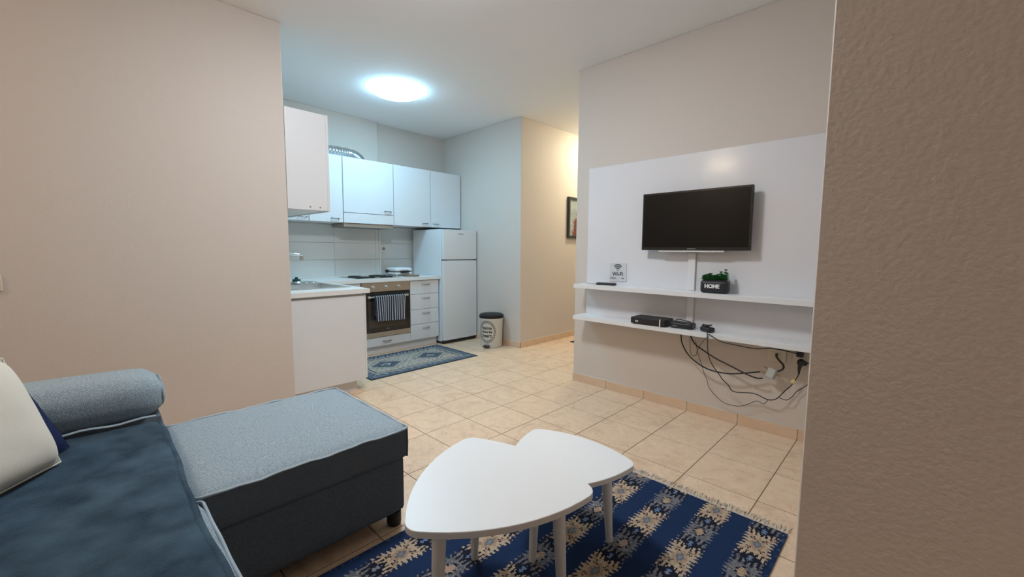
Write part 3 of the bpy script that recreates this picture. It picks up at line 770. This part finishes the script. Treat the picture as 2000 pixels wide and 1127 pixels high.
# fridge
fx0, fx1, fy0, fy1, fz = -2.60, -1.94, .918, 1.445, 1.408
fr = thing('fridge', (-2.27, 1.17, 0), 'white two-door fridge freezer beside the drawers', 'fridge')
build('body', box(fx0, fx1 - .055, fy0, fy1, .03, fz, .004), FRIDGE, fr)
build('freezer_door', rbox(fx1 - .05, fx1, fy0, fy1, 1.040, fz - .001, .010, 3), FRIDGE, fr, 40)
build('fridge_door', rbox(fx1 - .05, fx1, fy0, fy1, .045, 1.030, .010, 3), FRIDGE, fr, 40)
build('door_seal', box(fx1 - .056, fx1 - .049, fy0 + .01, fy1 - .01, .05, fz - .01), MIDGREY, fr)
build('handle_recess', box(fx1 - .048, fx1 - .010, fy0 + .01, fy1 - .004, 1.029, 1.041), MIDGREY, fr)
build('kick_plate', box(fx0 + .02, fx1 - .03, fy0 + .005, fy1 - .005, .004, .044), BLACK, fr)
build('badge', box(fx1 - .001, fx1 + .0015, 1.14, 1.225, 1.350, 1.359), GREY, fr)
for y in (fy0 + .04, fy1 - .04): build('foot', lathe([(.02, .0), (.02, .006)], (fx1 - .06, y, 0), 12), BLACK, fr)
# pedal bin
bx, by, br = -1.50, 1.295, .140
pb = thing('pedal_bin', (bx, by, 0), 'white pedal bin with black lid and wreath print beside the fridge', 'bin')
body = build('body', lathe([(br * .90, .002), (br * .93, .012), (br * .985, .33), (br * 1.03, .342), (br * 1.03, .352)], (bx, by, 0), 44), mat('bin_enamel', (.66, .645, .60), .35), pb, 40)
build('lid', lathe([(br * 1.045, .352), (br * 1.06, .362), (br * 1.045, .385), (br * .93, .396), (br * .3, .402), (.01, .403)], (bx, by, 0), 44), mat('bin_lid_black', (.014, .014, .015), .5, spec=.3), pb, 40)
A0 = math.atan2(CAM_C[1] - by, CAM_C[0] - bx)                                         # printed side, turned a little to the left of the viewer
pa = A0 - .42
build('pedal', box(0, .05, -.035, .035, .012, .035, .005), BLACK, pb)
ped = [o for o in pb.children if o.name.startswith('pedal')][0]
ped.location = Vector((math.cos(pa) * br * 1.02, math.sin(pa) * br * 1.02, .012)); ped.rotation_euler = (0, 0, pa)
def on_bin(sh, z0, a0, off=.0012):
    """wrap flat print (x right, y up) onto the bin wall"""
    V = []
    for x, y, z in sh[0]:
        zz = z0 + y; r = br * (.93 + .055 * (zz - .012) / .318) + off + (z if z > 0 else 0) * .3; a = a0 + x / br
        V.append((bx + r * math.cos(a), by + r * math.sin(a), zz))
    return V, sh[1]
for s, z, sz in (('home', .240, .056), ('where the', .194, .033), ('heart', .148, .058)):
    build('lettering', on_bin(text_shape(s, sz, .0004, .0016), z, pa + .0), PRINT, body)
leaves = []
for k in range(84):
    a = 2 * PI * k / 84; r = .102 + .010 * (k % 3)
    c = np.array([r * math.cos(a) * .92, r * 1.06 * math.sin(a)]); t = a + PI / 2 + (.7 if k % 2 else -.6); d = np.array([math.cos(t), math.sin(t)]); n = np.array([-d[1], d[0]])
    q = [c - d * .014, c + n * .0042, c + d * .014, c - n * .0042]; leaves.append(([(p[0], p[1], .0003) for p in q], [[0, 1, 2, 3]]))
wr = build('wreath_print', on_bin(join(*leaves), .195, pa, .0018), mat('wreath_ink', (.07, .078, .08), .6), body); wr['kind'] = 'stuff'

# ------------------------------------------------------------------ hall picture, wall switch
pc = thing('framed_picture', (XH, 2.56, 1.33), 'black-framed picture on the hallway wall', 'picture')
def pic_mat():
    m = mat('picture_print', (.22, .28, .28), .35, var=(9, (.42, .44, .42), .2)); nt = m.node_tree; N = nt.nodes; L = nt.links
    sx = N.new('ShaderNodeSeparateXYZ'); tc = N.new('ShaderNodeTexCoord'); L.new(tc.outputs['Object'], sx.inputs[0])
    n = N.new('ShaderNodeTexNoise'); n.inputs['Scale'].default_value = 14; L.new(tc.outputs['Object'], n.inputs['Vector'])
    ma = N.new('ShaderNodeMath'); ma.operation = 'MULTIPLY_ADD'; ma.inputs[1].default_value = .5; L.new(n.outputs['Fac'], ma.inputs[0]); m2 = N.new('ShaderNodeMath'); m2.operation = 'MULTIPLY_ADD'; m2.inputs[1].default_value = -2.6; L.new(sx.outputs['Y'], m2.inputs[0]); L.new(sx.outputs['Z'], m2.inputs[2]); L.new(m2.outputs[0], ma.inputs[2])
    r = N.new('ShaderNodeValToRGB'); r.color_ramp.elements[0].position = .56; r.color_ramp.elements[1].position = .66
    r.color_ramp.elements[0].color = (1, 1, 1, 1); r.color_ramp.elements[1].color = (0, 0, 0, 1); L.new(ma.outputs[0], r.inputs['Fac'])
    mx = N.new('ShaderNodeMix'); mx.data_type = 'RGBA'; mx.inputs['B'].default_value = (.17, .045, .04, 1)
    b = N['Principled BSDF']; src = b.inputs['Base Color'].links[0].from_socket
    L.new(src, mx.inputs['A']); L.new(r.outputs['Color'], mx.inputs['Factor']); L.new(mx.outputs['Result'], b.inputs['Base Color']); return m
px0, px1, pz0, pz1 = 2.345, 2.775, 1.325, 1.858
build('frame', join(box(XH + .001, XH + .032, px0, px1, pz0, pz0 + .03), box(XH + .001, XH + .032, px0, px1, pz1 - .03, pz1), box(XH + .001, XH + .032, px0, px0 + .03, pz0 + .03, pz1 - .03), box(XH + .001, XH + .032, px1 - .03, px1, pz0 + .03, pz1 - .03)), FRAMEB, pc)
build('print', box(XH + .002, XH + .018, px0 + .03, px1 - .03, pz0 + .03, pz1 - .03), pic_mat(), pc)
sw = thing('light_switch', (XL, -2.45, .94), 'cream light switch on the left wall above the sofa', 'switch')
build('plate', box(XL + .001, XL + .010, -2.485, -2.405, .945, 1.025, .003), CREAMPL, sw)
build('rocker', box(XL + .009, XL + .014, -2.468, -2.422, .962, 1.008, .002), CREAMPL, sw)

# ------------------------------------------------------------------ TV wall unit
PY = .880                                                 # front of the back panel
tu = thing('tv_wall_unit', (1.0, .85, .58), 'glossy white wall panel with two long floating shelves', 'wall unit')
build('back_panel', box(.135, 1.925, PY, YT - .001, .59, 1.842, .001), GLOSS, tu)
build('shelf', box(.118, 1.90, .712, PY - .001, .853, .885, .001), SHELFM, tu)
build('shelf', box(.118, 1.90, .712, PY - .001, .590, .622, .001), SHELFM, tu)
# television
def tvp(px, py): return on_y(px, py, .795)
a, b = tvp(1256.5, 379), tvp(1465, 489.5)
tx0, tx1, tz0, tz1 = a[0], b[0], tvp(1255, 488.5)[2], tvp(1468, 360)[2]
tv = thing('television', ((tx0 + tx1) / 2, .83, tz0), 'black flat-screen television mounted on the white panel', 'television')
build('bezel', box(tx0, tx1, .795, .822, tz0, tz1, .003), BEZEL, tv)
build('screen', box(tx0 + .012, tx1 - .012, .7935, .796, tz0 + .022, tz1 - .012), SCREEN, tv)
build('rear_housing', rbox(tx0 + .08, tx1 - .08, .82, .855, tz0 + .03, tz1 - .10, .015, 3), BEZEL, tv, 50)
build('wall_bracket', box((tx0 + tx1) / 2 - .1, (tx0 + tx1) / 2 + .1, .854, PY - .001, 1.30, 1.44), BLACK, tv)
build('silver_bar', box(tx0 + .13, tx1 - .155, .798, .820, tz0 - .012, tz0 - .001, .002), mat('silver_bar', (.82, .82, .82), .2, metal=.4), tv)
build('logo', box((tx0 + tx1) / 2 - .028, (tx0 + tx1) / 2 + .03, .7935, .795, tz0 + .007, tz0 + .0125), PRINTG, tv)
# cable ducts
cd = tag(build('cable_duct', box(.995, 1.045, .862, PY - .0005, .886, 1.152, .002), SHELFM), 'white cable duct running from the television to the upper shelf', 'cable duct')
cd2 = tag(build('cable_duct', box(1.000, 1.045, .862, PY - .0005, .623, .852, .002), SHELFM), 'white cable duct between the two white shelves', 'cable duct')
# Wi-Fi sign
wx0, wx1, wz0, wz1 = .358, .508, .915, 1.062
wf = thing('wifi_sign', (.43, PY - .004, wz0), 'small square grey sign reading Wi-Fi on the white panel', 'sign')
build('plate', box(wx0, wx1, PY - .005, PY - .0005, wz0, wz1, .0008), SIGNM, wf)
wc = (wx0 + wx1) / 2
for k, r in enumerate((.019, .033, .047)):
    P = []
    for t in np.linspace(PI / 4 - .05, 3 * PI / 4 + .05, 14): P.append((math.cos(t), math.sin(t)))
    V = []; n = len(P)
    for q in (r - .004, r + .004): V += [(wc + q * c, PY - .0056, 1.003 + q * s_) for c, s_ in P]
    V += [(x, PY - .005, z) for x, _, z in V]
    F = [[i, i + 1, n + i + 1, n + i] for i in range(n - 1)]
    build('wifi_arc', (V[:2 * n], F), PRINT, wf)
build('wifi_dot', xf(lathe([(.005, 0), (.005, .0008)], seg=16), Matrix.Translation((wc, PY - .005, 1.005)) @ FACE_NY), PRINT, wf)
build('lettering', xf(text_shape('Wi-Fi', .042, .0004, .0009), Matrix.Translation((wc, PY - .0054, .974)) @ FACE_NY), PRINT, wf)
for x0, x1 in ((wx0 + .008, wx0 + .045), (wx0 + .05, wx0 + .058), (wx1 - .04, wx1 - .018)):
    build('small_print', box(x0, x1, PY - .0057, PY - .005, wz0 + .022, wz0 + .031), PRINTG, wf)
# remote and pen on the upper shelf
r0, r1 = on_z(1168, 554, .885), on_z(1203, 557, .885)
ang = math.atan2(.02, .16)
rm = thing('remote_control', (.37, .80, .885), 'black remote control lying on the upper shelf by the sign', 'remote', None, .22)
Rm = WM[rm.name]
build('body', xf(rbox(-.075, .085, -.021, .021, .001, .021, .008, 4), Rm), BLACK, rm, 50)
for k in range(5):
    for q in (-1, 0, 1): build('button', xf(lathe([(.0042, .0205), (.0036, .0225)], (-.055 + k * .022, q * .011, 0), 10), Rm), GREY, rm)
for dy, lb in ((0.0, 'slim silver pen lying left of the black remote'), (.022, 'second slim silver pen lying closer to the panel')):
    pn = thing('pen', (.255, .79 + dy * 1.6, .885), lb, 'pen', 'pens on the upper shelf', .12)
    Mx = WM[pn.name]
    build('barrel', xf(tube([(-.055, 0, .0052), (.03, 0, .0052)], .004, 8), Mx), STEEL, pn, 50)
    build('cap', xf(tube([(.03, 0, .0052), (.06, 0, .0052)], .0048, 8), Mx), GREY, pn, 50)
# plant in a HOME pot
pt = thing('potted_plant', (1.205, .795, .885), 'black oblong pot marked HOME holding green artificial succulents', 'plant', None, .06)
Mp = WM[pt.name]
pot = build('pot', xf(rbox(-.085, .085, -.038, .038, .001, .085, .018, 5, (0, .004, 0)), Mp), mat('pot_black', (.02, .02, .024), .5), pt, 50)
build('lettering', xf(text_shape('HOME', .034, .0006, .0016, .92), Mp @ Matrix.Translation((-.008, -.0435, .046)) @ FACE_NY), mat('white_lettering', (.8, .8, .8), .5), pot)
build('soil', xf(box(-.07, .07, -.026, .026, .082, .087), Mp), mat('soil', (.03, .02, .015), .9), pt)
for k in range(18):
    sx = -.070 + .0080 * k; h = .018 + .050 * random.random() * (.35 + .9 * k / 17); sy = .02 * (random.random() * 2 - 1)
    shs = [tube([(sx, sy, .086), (sx + .004, sy, .086 + h)], .0022, 5)]
    for lv in range(4):
        zz = .080 + h * (lv + .6) / 4; R = .026 - .003 * lv
        for a in range(6):
            w = a * PI / 3 + lv * .5 + k; d = np.array([math.cos(w), math.sin(w), .55 + .25 * lv]); d /= np.linalg.norm(d); s_ = np.array([-math.sin(w), math.cos(w), 0])
            c = np.array([sx + .004 * (lv + 1) / 4, sy, zz])
            q = [c, c + d * R * .55 + s_ * .009, c + d * R, c + d * R * .55 - s_ * .009, c + d * R * .55 + np.array([0, 0, .003])]
            shs.append((q, [[0, 1, 4], [1, 2, 4], [2, 3, 4], [3, 0, 4], [0, 3, 2, 1]]))
    build('sprig', xf(join(*shs), Mp), GREEN, pt)
# set-top box, router, adapter on the lower shelf
zs = .622
st = thing('set_top_box', (.77, .79, zs), 'wide flat black set-top box on the lower shelf', 'set-top box', None, .02)
Ms = WM[st.name]
build('case', xf(box(-.120, .135, -.085, .075, .006, .048, .002), Ms), BLACK, st)
build('lid', xf(box(-.118, .133, -.083, .073, .0475, .050), Ms), mat('stb_lid', (.022, .022, .024), .55), st)
for x in (-.082, -.070): build('indicator', xf(box(x, x + .008, -.0862, -.085, .018, .030), Ms), WPLAST, st)
build('divider', xf(box(.100, .108, -.089, -.080, .001, .054, .001), Ms), WPLAST, st)
for x in (-.1, .11):
    for y in (-.065, .055): build('foot', xf(lathe([(.009, 0), (.009, .007)], (x, y, 0), 10), Ms), BLACKR, st)
ro = thing('router', (1.005, .80, zs), 'small black rounded box right of the set-top box on the lower shelf', 'router', None, .03)
Mr = WM[ro.name]
build('case', xf(rbox(-.078, .075, -.050, .045, .001, .040, .012, 4), Mr), BLACK, ro, 50)
build('label_print', xf(box(-.055, -.025, -.0515, -.0495, .014, .019), Mr), GREY, ro)
build('lead', xf(tube(spline([(-.09, .03, .03), (-.05, .04, .05), (.0, .03, .048), (.04, .035, .042)], 6), .003, 6), Mr), BLACKR, ro, 60)
ad = thing('power_adapter', (1.175, .775, zs), 'black power adapter with coiled lead on the lower shelf', 'adapter', None, -.5)
Ma = WM[ad.name]
build('case', xf(rbox(-.04, .045, -.028, .028, .001, .034, .010, 4), Ma), BLACK, ad, 50)
for k in range(3):
    R = .022 + .004 * k; cx = -.018 + .006 * k
    build('lead_coil', xf(tube([(cx + R * math.cos(a), .004 * k + R * .8 * math.sin(a), .036 + .004 * k + .004 * math.sin(2 * a)) for a in np.linspace(0, 2 * PI, 25)[:-1]], .0024, 6, True), Ma), BLACKR, ad, 60)
# sockets and plugs under the shelf
def cz(x, y): return 1320 + x / 7.043, 640 + y / 7.043
WY = YT
s1 = thing('wall_socket', (1.56, WY, .46), 'cream aerial socket on the wall under the shelf, a black lead in it', 'socket')
build('plate', box(1.512, 1.615, WY - .012, WY - .001, .466, .548, .003), CREAMPL, s1)
build('insert', box(1.530, 1.597, WY - .014, WY - .011, .482, .532, .002), CREAMPL, s1)
build('jack', xf(lathe([(.008, 0), (.008, .016), (.005, .017)], seg=14), Matrix.Translation((1.566, WY - .012, .517)) @ Matrix.Rotation(PI / 2, 4, 'X')), BLACK, s1, 40)
s2 = thing('wall_socket', (1.70, WY, .47), 'cream power socket on the wall beside the right-hand wall, plugs in it', 'socket')
build('plate', box(1.648, 1.800, WY - .012, WY - .001, .462, .552, .003), CREAMPL, s2)
for x in (1.69, 1.757): build('outlet', xf(lathe([(.021, 0), (.021, .003), (.018, .0035)], seg=20), Matrix.Translation((x, WY - .011, .507)) @ Matrix.Rotation(PI / 2, 4, 'X')), WPLAST, s2)
q = on_y(*cz(1720, 480), WY - .03)
p1 = thing('power_plug', (q[0], WY - .03, q[2]), 'large black power plug pushed into the right-hand socket', 'plug')
build('body', xf(lathe([(.020, 0), (.021, .012), (.019, .028), (.013, .036)], seg=22), Matrix.Translation((q[0], WY - .012, q[2])) @ Matrix.Rotation(PI / 2, 4, 'X')), BLACK, p1, 50)
build('grip', rbox(q[0] - .008, q[0] + .034, WY - .052, WY - .022, q[2] - .014, q[2] + .014, .010, 3), BLACK, p1, 50)
e = on_y(*cz(1690, 650), WY - .045)
build('strain_relief', tube([(q[0], WY - .038, q[2] - .01), (q[0] - .004, WY - .042, (q[2] + e[2]) / 2), tuple(e)], [.013, .009, .004], 10), BLACK, p1, 50)
q2 = on_y(*cz(1708, 375), WY - .03)
p2 = thing('power_plug', (q2[0], WY - .03, q2[2] - .02), 'small black plug half hidden under the shelf edge', 'plug')
build('body', rbox(q2[0] - .018, q2[0] + .018, WY - .042, WY - .0125, q2[2] - .014, q2[2] + .022, .006, 3), BLACK, p2, 50)
build('cap', box(q2[0] - .013, q2[0] + .013, WY - .047, WY - .04, q2[2] - .009, q2[2] + .016, .002), BLACK, p2)
# antenna splitter
sp_ = on_y(*cz(1305, 622), .83)
spl = thing('signal_splitter', tuple(sp_ - np.array([0, 0, .03])), 'small silver aerial splitter hanging from the black cables', 'splitter')
Mx = Matrix.Translation(tuple(sp_)) @ Matrix.Rotation(.32, 4, 'Y')
build('case', xf(box(-.021, .021, -.008, .008, -.030, .030, .002), Mx), mat('splitter_metal', (.62, .66, .64), .35, metal=.3), spl)
build('side', xf(box(.0212, .030, -.008, .008, -.030, .030, .002), Mx), GREY, spl)
for dx, dz in ((-.034, .018), (-.034, -.016), (.042, .006)): build('connector', xf(tube([(dx - .014, 0, dz), (dx + .010, 0, dz)], .0034, 8), Mx), COPPER, spl, 50)
# cables: pixel traces of a crop, hung in front of the wall
def cable(pts, ys, r, label, name='cable', m=BLACKR, extra=None):
    n = len(pts); P = []
    for k, (x, y) in enumerate(pts):
        Y = np.interp(k, np.linspace(0, n - 1, len(ys)), ys); P.append(on_y(*cz(x, y), Y))
    if extra: P = [np.array(e) for e in extra] + P
    o = build(name, tube(spline(P, 7), r, 8), m, None, 60)
    return tag(o, label, 'cable', 'cables hanging below the shelf')
cable([(72, 92), (85, 210), (170, 370), (330, 510), (500, 590), (720, 632), (950, 625), (1160, 606)], [.86, .83, .82, .83], .0046, 'thick black aerial cable, lower-left loop into the splitter top')
cable([(203, 112), (262, 222), (420, 340), (560, 430), (760, 530), (950, 630), (1100, 690), (1195, 697)], [.86, .83, .82, .83], .0046, 'thick black aerial cable running straight down to the splitter bottom')
cable([(195, 130), (200, 330), (235, 385), (285, 370), (292, 320), (360, 205), (428, 128)], [.86, .84, .80, .70], .0018, 'thin black lead looping short under the shelf edge')
cable([(270, 175), (300, 340), (345, 480), (380, 600), (430, 730), (460, 830), (560, 950), (690, 1045), (900, 1078), (1110, 1010), (1205, 1050), (1268, 992)], [.86, .85, .85], .0019, 'thinnest black lead drooping lowest towards the skirting')
cable([(428, 70), (436, 130), (438, 300), (465, 430), (520, 540), (600, 650), (640, 710), (720, 790), (800, 880), (1070, 905), (1250, 985), (1350, 990), (1420, 950), (1500, 870), (1600, 780), (1685, 655)], [.702, .702, .76, .82, .84, .85, .855], .0030, 'black power lead from the adapter hanging down to the plug')
cable([(450, 88), (620, 190), (830, 240), (1100, 290), (1300, 283), (1500, 318), (1690, 362)], [.702, .704, .78, .85], .0030, 'black lead running along the lower shelf edge to the sockets')
cable([(1380, 395), (1420, 450), (1480, 520), (1470, 570), (1400, 606)], [WY - .03, .84, .83], .0056, 'short thick black lead from the aerial socket to the splitter')
cable([(1420, 962), (1520, 995), (1600, 950), (1660, 880), (1780, 810), (1850, 755), (1950, 700)], [.85, .87, .88], .0022, 'thin black lead curling away behind the right-hand wall')
cable([(1745, 485), (1810, 490), (1900, 502)], [.86, .86], .0030, 'short black lead leaving the large plug to the right')
yt = on_y(*cz(1610, 735), .853)
tt = thing('cable_tie', tuple(yt - np.array([0, 0, .012])), 'yellow tag tied around the power lead', 'tag')
build('tag', xf(box(-.010, .010, -.004, .004, -.014, .012, .001), Matrix.Translation(tuple(yt)) @ Matrix.Rotation(.5, 4, 'Y')), YELLOW, tt)
build('tail', tube([tuple(yt), tuple(yt + np.array([.012, -.004, .020])), tuple(yt + np.array([.016, -.004, .034]))], .0022, 6), YELLOW, tt)
